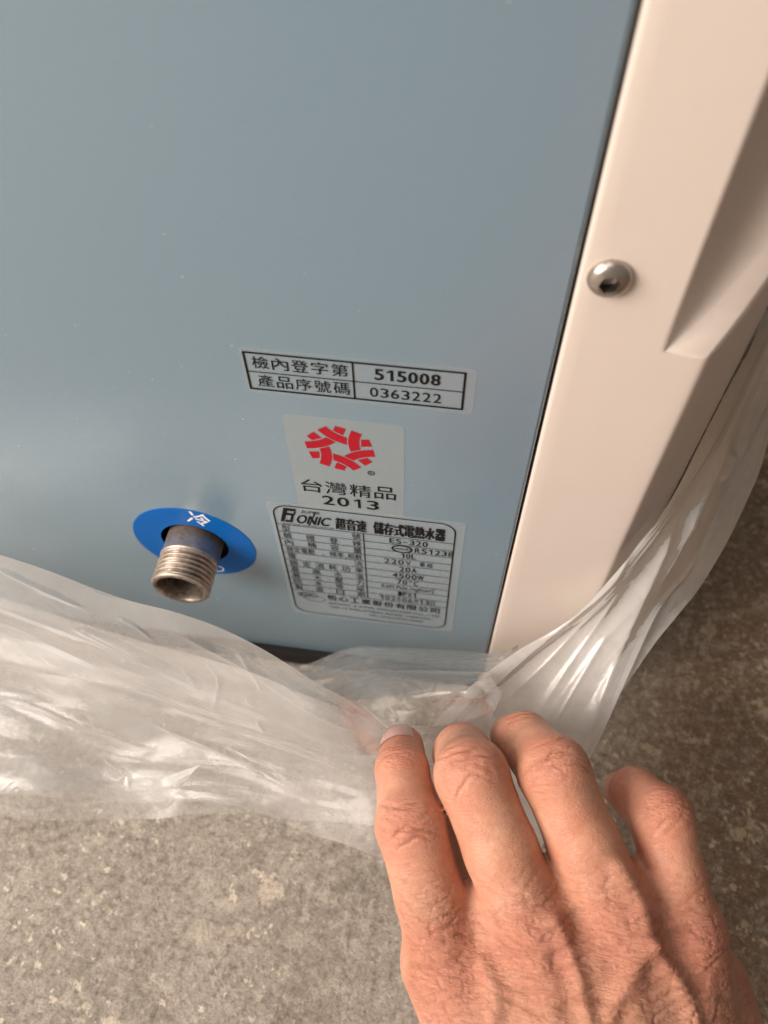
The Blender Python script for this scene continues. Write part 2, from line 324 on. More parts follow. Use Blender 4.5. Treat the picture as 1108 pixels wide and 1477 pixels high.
zs = sorted(set([4, 5, 6, 8] + list(np.arange(12, 204, 8.0)) + list(np.arange(204, 209, 1.0)) + list(np.arange(209, 240, .5)) + list(np.arange(240, 300, 2.0)) + list(np.arange(300, 421, 10.0))))
def casing(mirror):
    v = []
    for z in zs:
        for x, y in section(z):
            if z < 8: y = max(y, (8 - z) * .5)
            if mirror: x = X0 + X1 - x
            v.append((x * .001, y * .001, z * .001))
    n = len(section(100)); f = grid_faces(len(zs), n)
    return v, [q[::-1] for q in f] if mirror else f
for mir in (False, True):
    v, f = casing(mir); o = hpart(mesh('casing', v, f, M_CREAM, heater)); tag(o, 'cream plastic casing with a finger notch in its edge')
# dark inner box: gap beside and under the panel, and behind the pipe hole
bx = [(X0 - 0.5, 9, 9), (19.8, 9, 9), (19.8, 245, 9), (X0 - .5, 245, 9), (X0 - .5, 9, 419), (19.8, 9, 419), (19.8, 245, 419), (X0 - .5, 245, 419)]
hpart(mesh('inner_frame', [(a * .001, b * .001, c * .001) for a, b, c in bx], [(0, 1, 5, 4), (0, 3, 2, 1), (4, 5, 6, 7), (1, 2, 6, 5), (0, 4, 7, 3), (3, 7, 6, 2)], M_DARK, heater, False))
bx = [(X0 + 8, -2.6, 1), (17, -2.6, 1), (17, 240, 1), (X0 + 8, 240, 1), (X0 + 8, -2.6, 11.5), (17, -2.6, 11.5), (17, 240, 11.5), (X0 + 8, 240, 11.5)]  # black box filling the gap under the panel, slightly proud of it
hpart(mesh('black_base_box', [(a * .001, b * .001, c * .001) for a, b, c in bx], [(0, 1, 5, 4), (0, 3, 2, 1), (4, 5, 6, 7), (1, 2, 6, 5), (0, 4, 7, 3), (3, 7, 6, 2)], M_DARK, heater, False))
for fx, fy in ((-300, 30), (30, 30), (-300, 220), (30, 220)):
    v, f = lathe([(0, 0), (11, 0), (12, 1), (12, 12), (0, 12)], 24); v = [(x + fx, yy + 0, z) for x, yy, z in [(a, b, c) for a, b, c in v]]
    v = [((x) * .001, (fy + z) * .001, (yy + .0) * .001) for x, yy, z in v]
    hpart(mesh('foot', v, f, M_DARK, heater))

# screw
def screw(x, z):
    prof = [(0.0, -.1), (4.62, -.1), (4.72, -.5), (4.45, -1.3), (3.9, -1.95), (3.2, -2.4), (2.45, -2.68)]
    n = 60; v = []
    for r, y in prof[1:]:
        for k in range(n): t = 2 * math.pi * k / n; v.append((x + r * math.cos(t), y, z + r * math.sin(t)))
    def hexr(t, a): return a / max(math.cos((t + .3 + math.pi / 6) % (math.pi / 3) - math.pi / 6), .1)
    nr = len(v); sv = []
    for k in range(n): t = 2 * math.pi * k / n; r = hexr(t, 2.02); v.append((x + r * math.cos(t), -2.80, z + r * math.sin(t)))
    for a, y in ((2.02, -2.80), (1.88, -2.62), (1.80, .6), (.02, 1.1)):
        for k in range(n): t = 2 * math.pi * k / n; r = hexr(t, a); sv.append((x + r * math.cos(t), y, z + r * math.sin(t)))
    mm = lambda q: [(a * .001, b * .001, c * .001) for a, b, c in q]
    o = hpart(mesh('screw', mm(v), grid_faces(len(v) // n, n, 0, True), M_STEEL, heater)); tag(o, 'domed steel hex socket screw')
    mesh('hex_socket', mm(sv), grid_faces(4, n, 0, True), M_SOCK_SHADED, o, False)
    return o
screw(25.9, 232.2)

# inlet pipe with threads
def thread(t, y, r):
    if -.0185 < y < -.0076 and r > .0095:
        ph = (y / .00182 + t / (2 * math.pi)) % 1.0
        a = 1 - abs(2 * ph - 1); e = min(1, (y + .0185) / .0006, (-.0076 - y) / .0012)
        return -.00105 * min(1, (1 - a) * 1.25) * max(0, e)
    return 0
ys = [-.0076 - i * .000215 for i in range(0, 52)]
rings = [(.0101, .010), (.0101, -.0070)] + [(.01042, y) for y in ys] + [(.0101, -.0190), (.0097, -.0194), (.0091, -.0195), (.0084, -.0193), (.0081, -.0188), (.0080, -.017), (.0080, .010)]
v, f = lathe(rings, 128, (PC[0] * .001, 0, PC[1] * .001), thread)
o = hpart(mesh('inlet_pipe', v, f, M_PIPE, heater)); tag(o, 'threaded metal cold water pipe stub')
# blue ring sticker
n = 96; v = []
for r, y in ((12.4, -.00003), (12.4, -.00022), (22.4, -.00022), (22.52, -.00012), (22.52, -.00001)):
    for k in range(n): t = 2 * math.pi * k / n; v.append(((PC[0] + r * math.cos(t)) * .001, y, (PC[1] + r * math.sin(t)) * .001))
ringo = hpart(mesh('cold_water_ring', v, grid_faces(5, n, 0, True), M_BLUE, heater, False)); tag(ringo, 'round blue sticker ring lettered in white around the pipe')
pr = Print()
a = math.radians(73); pr.text('冷', PC[0] + 18.1 * math.cos(a), PC[1] + 18.1 * math.sin(a), 7.8, 7.8, 'C', .03, rot=a - math.pi / 2); pr.build('lettering', M_WHITE, ringo, -.00026); pr = Print()
for ch, ad in zip('COLD', (-136, -114, -93, -72)):
    a = math.radians(ad); pr.text(ch, PC[0] + 18.3 * math.cos(a), PC[1] + 18.3 * math.sin(a), 4.4, None, 'C', -.008, rot=a + math.pi / 2)
pr.build('lettering', M_WHITE, ringo, -.00026)

def label(name, outline, m, lab, base=0.0): 
    o = hpart(plate(name, outline, m, heater, base=base)); tag(o, lab); return o
# serial label
sl = label('serial_label', rrect(-59.0, 184.5, 1.0, 201.2, 1.2), M_CLEAR, 'clear label with a black ruled grid and two numbers')
g = Print(); L, R_, T, B, MZ, MX = -58.0, -1.8, 199.5, 186.0, 192.6, -30.0
for a in ((L, T, R_, T, .62), (L, B, R_, B, .62), (L, MZ, R_, MZ, .34)): g.line(*a)
for a in ((L, B - .31, L, T + .31, .62), (R_, B - .31, R_, T + .31, .62), (MX, B, MX, T, .5)): g.line(*a)
g.build('printed_grid', M_INK, sl, -.00016)
g = Print()
for i, ch in enumerate('檢內登字第'): g.text(ch, -56.2 + i * 5.15, 194.0, 4.4, 4.3, 'L', .012)
for i, ch in enumerate('產品序號碼'): g.text(ch, -55.7 + i * 5.05, 187.2, 4.5, 4.3, 'L', .006)
g.num('515008', -24.8, 194.1, 3.9, 17.2, .06); g.num('0363222', -26.2, 187.5, 3.5, 19.2, .012)
g.build('lettering', M_INK, sl, -.00018)
# award sticker
aw = label('award_sticker', rrect(-50.9, 131.0, -16.8, 176.8, 1.8), M_CLEAR2, 'square clear sticker with a red woven star emblem')
g = Print(); C = np.array([-35.4, 163.4]); H, WD, GAP, LE = 4.5, 3.15, .44, 7.2; NS = 10
for k in range(6):
    ph = math.radians(60 * k + 12); ux = np.array([math.cos(ph), math.sin(ph)]); ut = np.array([-ux[1], ux[0]])   # ux radial, ut along chord
    cv = .046
    def P2(s, t):                                                          # t: distance across the band, s: along it
        q_ = math.hypot(1, 2 * cv * s); return ux * (H + cv * s * s + (t - H) / q_) + ut * (s - (t - H) * 2 * cv * s / q_)
    up_ = np.array([math.cos(ph - math.radians(60)), math.sin(ph - math.radians(60))]); utp = np.array([-up_[1], up_[0]])
    def over(s, t): p = P2(s, t); sp = p @ utp; return (p @ up_ - cv * sp * sp - H) / math.hypot(1, 2 * cv * sp)   # this point across the neighbour band
    def cutS(t, off):
        a_, b_ = -9.0, 2.0                                              # over() falls along s
        for _ in range(40):
            m_ = .5 * (a_ + b_)
            if over(m_, t) > off: a_ = m_
            else: b_ = m_
        return .5 * (a_ + b_)
    for long_ in (True, False):
        bot, top = [], []
        for i in range(NS + 1):
            for lst, t in ((bot, H - WD / 2), (top, H + WD / 2)):
                sa, sb = (cutS(t, -WD / 2 - GAP), LE) if long_ else (-LE, cutS(t, WD / 2 + GAP))
                lst.append(C + P2(sa + (sb - sa) * i / NS, t))
        for i in range(NS): g.poly([bot[i], bot[i + 1], top[i + 1], top[i]])
g.build('emblem', M_RED, aw, -.00016)
g = Print()
for i, ch in enumerate('台灣精品'): g.text(ch, -48.9 + i * 7.65, 139.9 + (0, 0, 0, .3)[i], 6.6, 6.7, 'L', .004)
g.num('2013', -43.2, 133.6, 4.9, 19.0, .045)
circ = lambda x, z, r, n=24: [(x + r * math.cos(2 * math.pi * i / n), z + r * math.sin(2 * math.pi * i / n)) for i in range(n)]
g.ring(circ(-26.6, 153.3, .95), .3); g.text('R', -26.6, 152.8, 1.0, None, 'C', .01)
g.build('lettering', M_INK, aw, -.00018)
# rating plate
rp = label('rating_plate', rrect(-61.6, 50.8, 3.2, 132.0, 1.0), M_SILV, 'silver rating plate with ruled rows of technical data', base=-.00012)
g = Print(); L, R_, B, T = -60.0, .2, 52.4, 130.2
g.ring(rrect(L, B, R_, T, 5.4, 10), .5)
rows = [118.5, 113.8, 109.2, 104.5, 99.8, 94.9, 90.0, 85.3, 80.6, 76.0, 71.3]
for i, z in enumerate(rows): g.line(L + .2, z, R_ - .2, z, .30 if i else .34)
g.line(-30.2, 71.3, -30.2, 118.5, .4); g.build('printed_grid', M_INK, rp, -.00028)
g = Print()
# stylised brand mark
bxm = lambda x: -58.2 + (x + 57.4) * .70
S = lambda pts: g.poly([(bxm(x), z) for x, z in pts][::-1])
S([(-57.4, 120.4), (-55.6, 120.4), (-53.0, 127.4), (-54.6, 128.9)]); S([(-54.6, 128.9), (-53.0, 127.4), (-49.2, 127.4), (-48.6, 128.9)])
S([(-54.2, 124.7), (-50.2, 124.7), (-49.4, 126.0), (-53.7, 126.0)]); S([(-51.6, 124.68), (-50.2, 124.68), (-51.6, 120.4), (-52.9, 120.4)]); S([(-55.2, 120.4), (-52.95, 120.4), (-52.6, 121.7), (-54.7, 121.7)])
S([(-50.4, 126.05), (-49.4, 126.05), (-48.7, 127.35), (-49.6, 127.35)])
g.text('ONIC', -52.4, 120.5, 5.2, 11.6, 'L', .05, .45, 1.02); g.line(-48.6, 119.5, -45.6, 128.4, .45)
g.text('SUPER', -50.5, 127.0, 1.6, 6.2, 'L', .02, .3)
g.text('ELECTRIC WATER HEATER', -57.6, 118.95, .85, 17.5, 'L', .0)
for i, ch in enumerate('超音速'): g.text(ch, -39.3 + i * 3.5, 119.5, 7.0, 3.2, 'L', .05)
g.build('brand_lettering', M_INK, rp, -.00030)
g = Print()
for i, ch in enumerate('儲存式電熱水器'): g.text(ch, -26.6 + i * 3.4, 119.5, 7.2, 3.15, 'L', .05)
names = ['型號', '驗證登錄', '內桶容量', None, '電流', '額定消耗功率', '最高水溫', '最大壓力', '防水等級', '製造日期']
for i, nm in enumerate(names):
    zb = rows[i + 1] + .55; h = rows[i] - rows[i + 1] - 1.0
    if nm is None:
        for s_, x in (('額定電壓', -58.4), ('頻率', -42.9), ('相數', -36.4)): g.text(s_, x, zb, h, len(s_) * 2.55, 'L', .004)
        g.text('.', -45.6, zb, .6); g.text('.', -37.3, zb, .6); continue
    xs = np.linspace(-58.4, -34.2, len(nm))
    for x, ch in zip(xs, nm): g.text(ch, x, zb, h, 3.0, 'L', .006)
vals = ['ES-320', 'R51238', '10L', '220V,單相', '20A', '4500W', '70°C', None, 'IPX1', '102年06月13日']
wid = [13.4, 13.6, 5.6, 17.5, 6.6, 11.6, 8.0, 19.5, 7.4, 21.5]
for i, (s_, ww) in enumerate(zip(vals, wid)):
    zb = rows[i + 1] + .75; h = (rows[i] - rows[i + 1]) * .68
    if s_ is None: g.text('0.6M Pa{6.1kgf/cm²}', -15.0, zb - .1, h, ww, 'C', .01); continue
    g.num(s_, (-13.0 if i == 1 else -15.0 - ww / 2), zb, h, ww, .028 if i in (0, 1, 2, 4, 5, 6, 8) else .008)
g.ring([(-17.2 + 3.3 * math.cos(t), 111.3 + 2.2 * math.sin(t)) for t in np.linspace(0, 2 * math.pi, 33)[:-1]], .7); g.line(-19.6, 111.3, -15.2, 111.3, .5); g.poly([(-15.8, 110.7), (-14.6, 111.3), (-15.8, 111.9)])
for i, ch in enumerate('怡心工業股份有限公司'): g.text(ch, -46.2 + i * 4.45, 65.8, 4.3, 3.7, 'L', .03)
g.text('ESONIC & KING INDUSTRIES CO., LTD.', -45.8, 62.2, 1.7, 44, 'L', .004); g.text('NO.13 INDUSTRIAL ROAD, TAIWAN', -45.6, 58.8, 1.9, 40, 'L', .004); g.text('TEL:(02)2900-0000', -30.6, 55.6, 1.7, 22, 'L', .006)
g.text('ESK', -57.2, 66.6, 2.6, 5.6, 'L', .01, .2); g.ring([(-54.0 + 3.8 * math.cos(t), 67.8 + 2.2 * math.sin(t)) for t in np.linspace(0, 2 * math.pi, 33)[:-1]], .25)
g.ring([(-51.4 + 4.2 * math.cos(t), 65.4 + 2.3 * math.sin(t)) for t in np.linspace(0, 2 * math.pi, 33)[:-1]], .22)
g.build('lettering', M_INK, rp, -.00031)

# ------------------------------------------------------------------ plastic bag
rng = np.random.default_rng(7)
def cr(P, t):                               # Catmull-Rom through rows of P at parameters t in 0..1
    P = np.asarray(P, float); n = len(P); Q = np.concatenate([[2 * P[0] - P[1]], P, [2 * P[-1] - P[-2]]])
    s = np.clip(t, 0, 1) * (n - 1); i = np.minimum(s.astype(int), n - 2); u = (s - i).reshape(-1, *([1] * (P.ndim - 1)))
    a, b, c, d = Q[i], Q[i + 1], Q[i + 2], Q[i + 3]
    return .5 * (2 * b + (c - a) * u + (2 * a - 5 * b + 4 * c - d) * u * u + (3 * b - a - 3 * c + d) * u ** 3)
def vnoise(x, y, seed):
    r = np.random.default_rng(seed); G = r.uniform(-1, 1, (64, 64)); xi = np.floor(x).astype(int); yi = np.floor(y).astype(int); fx = x - xi; fy = y - yi
    fx = fx * fx * fx * (fx * (fx * 6 - 15) + 10); fy = fy * fy * fy * (fy * (fy * 6 - 15) + 10); g = lambda a, b: G[a % 64, b % 64]
    return (g(xi, yi) * (1 - fx) + g(xi + 1, yi) * fx) * (1 - fy) + (g(xi, yi + 1) * (1 - fx) + g(xi + 1, yi + 1) * fx) * fy
def sheet(guides, nu, nv, seed, fold, nfold, crink, ncr, edge=.0, skew=0.0, creases=()):
    """guides: list (across) of lists (along) of world points; returns verts, faces"""
    r = np.random.default_rng(seed); u = np.linspace(0, 1, nu); v = np.linspace(0, 1, nv)
    m = max(len(g) for g in guides)
    G = np.array([cr(np.array(g), np.linspace(0, 1, 40)) for g in guides])           # across, 40, 3
    G = np.array([cr(q, u) for q in G])                                              # across, nu, 3
    S = cr(G, v)                                                                     # nv, nu, 3
    U, V = np.meshgrid(u, v)
    if edge: S = S + (edge * (vnoise(U * 9, V * 0 + 3, seed + 5) * (np.abs(V - .5) * 2) ** 4))[..., None] * np.array([0, 0, 1.0])
    du = np.gradient(S, axis=1); dv = np.gradient(S, axis=0); N = np.cross(du, dv); N /= np.linalg.norm(N, axis=2, keepdims=True) + 1e-12
    if (N.reshape(-1, 3).mean(0) @ (CAM - S.reshape(-1, 3).mean(0))) < 0: N = -N
    VV = V + .05 * vnoise(U * 3, V * 2, seed) + skew * (U - .5)
    width = np.linalg.norm(np.diff(S, axis=0), axis=2).sum(0); wr_ = (width / width.max())[None, :]
    h = np.zeros_like(U)
    for k in range(4):
        w_ = vnoise(U * (.7, 1.2, 2.0, 3.5)[k] + 7 * k, VV * nfold * (1.0, 2.0, 3.7, 7.0)[k] + 11 * k, seed + 10 + k)
        h += ((1.0, .34, .06, .0)[k] * w_ + (.12, .30, .06, .015)[k] * (.5 - np.sqrt(w_ * w_ + .0012))) * fold * wr_
    L = np.linalg.norm(S[:, -1].mean(0) - S[:, 0].mean(0)); W = width.mean()
    for k in range(ncr):
        fine = k % 3 == 2; c = np.clip(r.normal(.5, .22, 2), .05, .95) if fine else r.uniform(0, 1, 2)
        x = (U - c[0]) * L; y = (V - c[1]) * W; th = r.uniform(0, math.pi) if fine else r.normal(0, .16); x2 = x * math.cos(th) + y * math.sin(th); y2 = -x * math.sin(th) + y * math.cos(th)
        ln, wd, am = (r.uniform(.002, .006), r.uniform(.0012, .003), .35) if fine else (r.uniform(.02, .06), r.uniform(.002, .006), 1.0)
        y2 = y2 + .05 * x2 * x2 / ln * r.normal()
        h += crink * am * r.normal() * np.maximum(0, 1 - np.abs(y2) / wd) * np.exp(-(x2 / ln) ** 2)
    q = S.reshape(-1, 3) - CAM; z_ = q @ FWD; px = np.c_[PW / 2 + F * PH * (q @ RIGHT) / z_, PH / 2 - F * PH * (q @ UP) / z_]
    for pts, am, wd in creases:                                                      # long pleats and sharp creases, each along its own curve
        c_ = cr(np.array(pts, float), np.linspace(0, 1, 30)); best = np.full(len(px), 1e9); tt = np.zeros(len(px))
        for k_, (a_, b_) in enumerate(zip(c_[:-1], c_[1:])):
            e_ = b_ - a_; t_ = np.clip(((px - a_) @ e_) / (e_ @ e_), 0, 1); d_ = np.linalg.norm(px - a_ - t_[:, None] * e_, axis=1); m_ = d_ < best; best[m_] = d_[m_]; tt[m_] = (k_ + t_[m_]) / 29
        h += (am * np.exp(-np.sqrt((best / wd) ** 2 + .02) * 1.2) * np.clip(np.minimum(tt, 1 - tt) * 5, 0, 1)).reshape(U.shape)
    S = S + N * h[..., None]
    a = (np.arange(nv - 1)[:, None] * nu + np.arange(nu - 1)[None]).ravel()
    return S.reshape(-1, 3), np.stack([a, a + 1, a + 1 + nu, a + nu], 1)
def gl(*rows): return [[at_y(*p) if p[2] < .1 else at_d(*p) for p in r] for r in rows]   # third value: off the panel, or distance when above 0.1
left = gl([(-260, 690, -.020), (0, 788, -.028), (170, 848, -.036), (330, 905, -.045), (470, 985, -.055), (556, 1040, .262), (640, 1075, .276)],
          [(-260, 800, -.030), (0, 880, -.038), (170, 930, -.046), (330, 985, -.054), (470, 1040, -.061), (560, 1085, .261), (640, 1105, .272)],
          [(-260, 900, -.040), (0, 960, -.046), (170, 1000, -.054), (330, 1050, -.060), (470, 1090, -.066), (560, 1125, .256), (640, 1130, .264)],
          [(-260, 1040, -.066), (0, 1060, -.066), (170, 1085, -.066), (330, 1110, -.070), (470, 1138, -.074), (560, 1165, .252), (640, 1160, .258)],
          [(-260, 1125, -.092), (0, 1148, -.089), (170, 1158, -.085), (330, 1166, -.083), (450, 1200, -.086), (552, 1240, .247), (640, 1245, .249)])
left2 = gl([(-260, 760, -.012), (0, 840, -.018), (170, 900, -.024), (330, 955, -.034), (470, 1010, -.046), (600, 1065, .274)],
           [(-260, 880, -.024), (0, 950, -.030), (170, 990, -.036), (330, 1035, -.044), (470, 1070, -.054), (600, 1095, .268)],
           [(-260, 1020, -.060), (0, 1055, -.062), (170, 1080, -.060), (330, 1105, -.062), (470, 1122, -.065), (600, 1130, .262)],
           [(-260, 1120, -.087), (0, 1170, -.0885), (170, 1176, -.083), (330, 1178, -.079), (450, 1182, -.077), (600, 1200, .254)])
right = gl([(640, 1200, .276), (610, 1075, .277), (660, 1005, .278), (735, 945, .277), (815, 895, .271), (880, 830, .259), (930, 768, .250), (968, 712, .241), (1005, 640, .2305), (1052, 550, .0145), (1122, 430, .016)],
           [(690, 1215, .282), (660, 1090, .281), (720, 1005, .279), (790, 940, .275), (855, 885, .268), (910, 820, .257), (955, 760, .249), (990, 705, .243), (1030, 640, .237), (1074, 560, .026), (1138, 430, .03)],
           [(740, 1230, .284), (725, 1110, .279), (775, 1020, .276), (835, 945, .271), (895, 880, .265), (945, 815, .258), (985, 755, .252), (1015, 700, .248), (1048, 640, .245), (1085, 565, .034), (1142, 440, .04)],
           [(775, 1230, .282), (782, 1120, .275), (825, 1040, .272), (875, 955, .269), (925, 890, .266), (975, 825, .262), (1015, 765, .259), (1040, 705, .257), (1062, 640, .255), (1090, 575, .044), (1146, 450, .05)],
           [(800, 1200, .278), (835, 1120, .269), (872, 1050, .268), (915, 960, .268), (955, 880, .268), (1000, 825, .268), (1038, 752, .268), (1060, 690, .268), (1080, 630, .266), (1096, 570, .052), (1150, 460, .06)])
right2 = gl([(700, 1060, .284), (800, 960, .279), (880, 880, .270), (945, 800, .261), (985, 730, .254), (1030, 650, .030), (1070, 560, .032), (1120, 450, .034)],
            [(760, 1085, .282), (850, 975, .277), (920, 890, .272), (980, 815, .268), (1015, 745, .264), (1050, 660, .038), (1088, 570, .042), (1130, 450, .045)],
            [(830, 1095, .275), (905, 985, .275), (960, 905, .275), (1005, 840, .276), (1050, 755, .277), (1080, 680, .046), (1102, 590, .056), (1140, 470, .06)])
inner = gl([(300, 930, -.006), (420, 968, -.012), (500, 944, -.008), (548, 936, -.006), (620, 940, -.006), (690, 943, -.006), (722, 940, .283), (748, 932, .283)],
           [(330, 960, -.016), (440, 990, -.022), (510, 975, -.022), (560, 965, -.022), (630, 965, -.022), (690, 967, -.022), (720, 960, .282), (744, 952, .286)],
           [(400, 1010, -.03), (480, 1020, -.036), (540, 1005, -.04), (590, 1000, -.042), (650, 995, -.042), (690, 992, -.041), (718, 986, .283), (740, 978, .287)],
           [(480, 1060, .272), (530, 1070, .274), (570, 1070, .276), (610, 1070, .280), (670, 1070, .283), (700, 1064, .283), (720, 1055, .286), (738, 1040, .288)])
bv, bf, bm_, bs_ = [], [], [], []
flap = gl([(150, 1085, -.072), (185, 1110, -.073), (230, 1120, -.074), (285, 1105, -.075)], [(158, 1110, -.074), (195, 1132, -.076), (236, 1142, -.078), (272, 1122, -.077)], [(165, 1132, -.075), (200, 1148, -.078), (238, 1168, -.081), (262, 1138, -.078)])
CL = [([(169, 881), (205, 898), (232, 921)], 0.0006, 3), ([(300, 948), (319, 965), (321, 987), (309, 1022)], 0.0007, 3), ([(202, 1023), (330, 1080), (470, 1162)], 0.0009, 4), ([(101, 894), (170, 925), (232, 955)], 0.0007, 4),
      ([(0, 806), (60, 836), (150, 880)], 0.0009, 5), ([(40, 960), (200, 985), (330, 1035), (480, 1075)], 0.0010, 6), ([(250, 900), (350, 950), (450, 1015), (530, 1060)], 0.0012, 7), ([(330, 1068), (420, 1110), (520, 1150)], 0.0008, 4), ([(0, 1000), (120, 1035), (260, 1085)], 0.0010, 5), ([(350, 935), (372, 965), (385, 992)], 0.0006, 3),
      ([(265, 950), (285, 972), (296, 985)], 0.0006, 3), ([(375, 1030), (388, 1048)], 0.0006, 3), ([(180, 945), (215, 952)], 0.0006, 3), ([(360, 1000), (372, 1010)], 0.0006, 3)]
CR = [([(835, 1110), (868, 1010), (900, 930), (930, 860), (960, 795), (985, 735)], 0.0025, 17), ([(690, 1010), (760, 945), (830, 885), (890, 830), (915, 770)], 0.0010, 8), ([(720, 1020), (790, 955), (850, 890), (900, 840)], 0.0012, 9), ([(770, 1040), (815, 970), (870, 890), (905, 835)], 0.0012, 10),
      ([(790, 1060), (835, 985), (880, 910)], 0.0009, 8), ([(900, 775), (925, 758), (950, 735)], 0.0006, 6), ([(990, 790), (1010, 740), (1030, 690), (1052, 640)], 0.0012, 10), ([(1040, 700), (1055, 672), (1060, 650)], 0.0012, 8), ([(950, 850), (985, 790), (1010, 730)], 0.0008, 7)]
for milky, shine, args in zip((.80, .80, 2.75, 2.0, .6, 1.5), (.62, .55, 2.0, 1.0, 1.2, 1.4), ((left, 400, 300, 3, .0060, 2.3, .0006, 30, .003, .10, CL), (left2, 260, 160, 21, .0065, 2, .0006, 20, .004, -.1), (right, 360, 260, 33, .0050, 1.3, .0004, 10, .0, 0, CR), (right2, 220, 120, 47, .006, 1.6, .0006, 12, .003), (inner, 260, 150, 59, .0045, 2.0, .0012, 50, .002), (flap, 60, 40, 5, .002, 2, .0005, 6))):
    v, f = sheet(*args); bf.append(f + sum(map(len, bv))); bv.append(v); bm_.append(np.full(len(v), milky, np.float32)); bs_.append(np.full(len(v), shine, np.float32))
bag = mesh('plastic_bag', np.concatenate(bv), np.concatenate(bf), M_FILM); at = bag.data.attributes.new('milky', 'FLOAT', 'POINT'); at.data.foreach_set('value', np.concatenate(bm_)); at = bag.data.attributes.new('shine', 'FLOAT', 'POINT'); at.data.foreach_set('value', np.concatenate(bs_)); tag(bag, 'clear crinkled plastic bag pulled down around the base of the heater', 'plastic bag')

# ------------------------------------------------------------------ hand
def surface_nets(Fv, org, h):
    nx, ny, nz = Fv.shape; ins = Fv < 0
    corners = [(i, j, k) for i in (0, 1) for j in (0, 1) for k in (0, 1)]
    sl_ = lambda A, c: A[c[0]:nx - 1 + c[0], c[1]:ny - 1 + c[1], c[2]:nz - 1 + c[2]]
    cnt = sum(sl_(ins, c).astype(np.int8) for c in corners); act = (cnt > 0) & (cnt < 8)
    idx = -np.ones(act.shape, np.int64); cells = np.argwhere(act); idx[act] = np.arange(len(cells))
    acc = np.zeros((len(cells), 3)); num = np.zeros(len(cells))
    for a in corners:
        for ax in range(3):
            if a[ax]: continue
            b = list(a); b[ax] = 1
            fa = Fv[tuple((cells + a).T)]; fb = Fv[tuple((cells + b).T)]; m = (fa < 0) != (fb < 0)
            t = np.where(m, fa / (fa - fb + 1e-20), 0); p = np.array(a, float) + np.outer(t, np.eye(3)[ax]); acc[m] += p[m]; num[m] += 1
    V = org + (cells + acc / num[:, None]) * h
    Q = []
    for ax in range(3):
        o1, o2 = [(1, 2), (2, 0), (0, 1)][ax]; e = np.eye(3, dtype=int)
        sh = [slice(None)] * 3; sh[ax] = slice(0, -1); sh2 = [slice(None)] * 3; sh2[ax] = slice(1, None)
        ch = ins[tuple(sh)] != ins[tuple(sh2)]; E = np.argwhere(ch); ok = (E[:, o1] > 0) & (E[:, o2] > 0) & (E[:, o1] < Fv.shape[o1] - 1) & (E[:, o2] < Fv.shape[o2] - 1); E = E[ok]
        q = np.stack([idx[tuple((E - e[o1] - e[o2]).T)], idx[tuple((E - e[o2]).T)], idx[tuple(E.T)], idx[tuple((E - e[o1]).T)]], 1)
        inside = ins[tuple(E.T)]; q[~inside] = q[~inside][:, ::-1]; Q.append(q)
    return V, np.concatenate(Q)
def quad_subdiv(V, Q):
    E = np.sort(np.stack([Q, np.roll(Q, -1, 1)], 2).reshape(-1, 2), 1); ue, inv = np.unique(E, axis=0, return_inverse=True); inv = inv.reshape(-1, 4)
    n = len(V); em = V[ue].mean(1); fm = V[Q].mean(1); e = inv + n; c = np.arange(len(Q)) + n + len(ue)
    F2 = np.concatenate([np.stack([Q[:, i], e[:, i], c, e[:, i - 1]], 1) for i in range(4)])
    return np.concatenate([V, em, fm]), F2
def unit_(a): return a / np.linalg.norm(a)
def smin(a, b, k):
    h_ = np.maximum(k - np.abs(a - b), 0) / k; return np.minimum(a, b) - h_ * h_ * h_ * (k / 6)
def cone(P, a, b, ra, rb):
    ab = b - a; t = np.clip(((P - a) @ ab) / (ab @ ab), 0, 1); return np.linalg.norm(P - a - t[:, None] * ab, axis=1) - (ra + (rb - ra) * t)
D_ = lambda x, y, d: at_d(x, y, d) * 1000.0      # mm
FING = dict(
    index=[D_(645, 1392, .226), D_(592, 1190, .228), D_(580, 1112, .243), D_(580, 1078, .255)],
    middle=[D_(765, 1335, .222), D_(680, 1118, .226), D_(667, 1087, .247), D_(664, 1085, .266)],
    ring=[D_(885, 1318, .222), D_(798, 1112, .226), D_(757, 1068, .243), D_(738, 1062, .262)],
    little=[D_(990, 1345, .224), D_(953, 1178, .230), D_(915, 1144, .241), D_(899, 1140, .255)])
FR = dict(index=(11.0, 9.6, 9.7, 7.8, 7.0), middle=(11.2, 10.3, 10.2, 8.6, 7.4), ring=(11.0, 10.0, 9.9, 8.2, 7.0), little=(9.8, 8.6, 8.8, 7.2, 6.2))
BASE = dict(index=D_(820, 1790, .196), middle=D_(870, 1790, .192), ring=D_(935, 1790, .192), little=D_(1000, 1790, .196))
VIEW = -FWD
def finger_sdf(P, n):
    j = FING[n]; r = FR[n]; mid = (j[0] * .5 + j[1] * .5)
    d = cone(P, j[0], mid, r[0], r[1]); d = smin(d, cone(P, mid, j[1], r[1], r[2]), 3); m2 = j[1] * .5 + j[2] * .5
    d = smin(d, cone(P, j[1], m2, r[2], (r[2] + r[3]) * .5 - .5), 4); d = smin(d, cone(P, m2, j[2], (r[2] + r[3]) * .5 - .5, r[3]), 3); d = smin(d, cone(P, j[2], j[3], r[3], r[4]), 4)
    return d
THUMB = [D_(800, 1640, .222), D_(700, 1430, .252), D_(640, 1290, .268), D_(612, 1165, .271)]
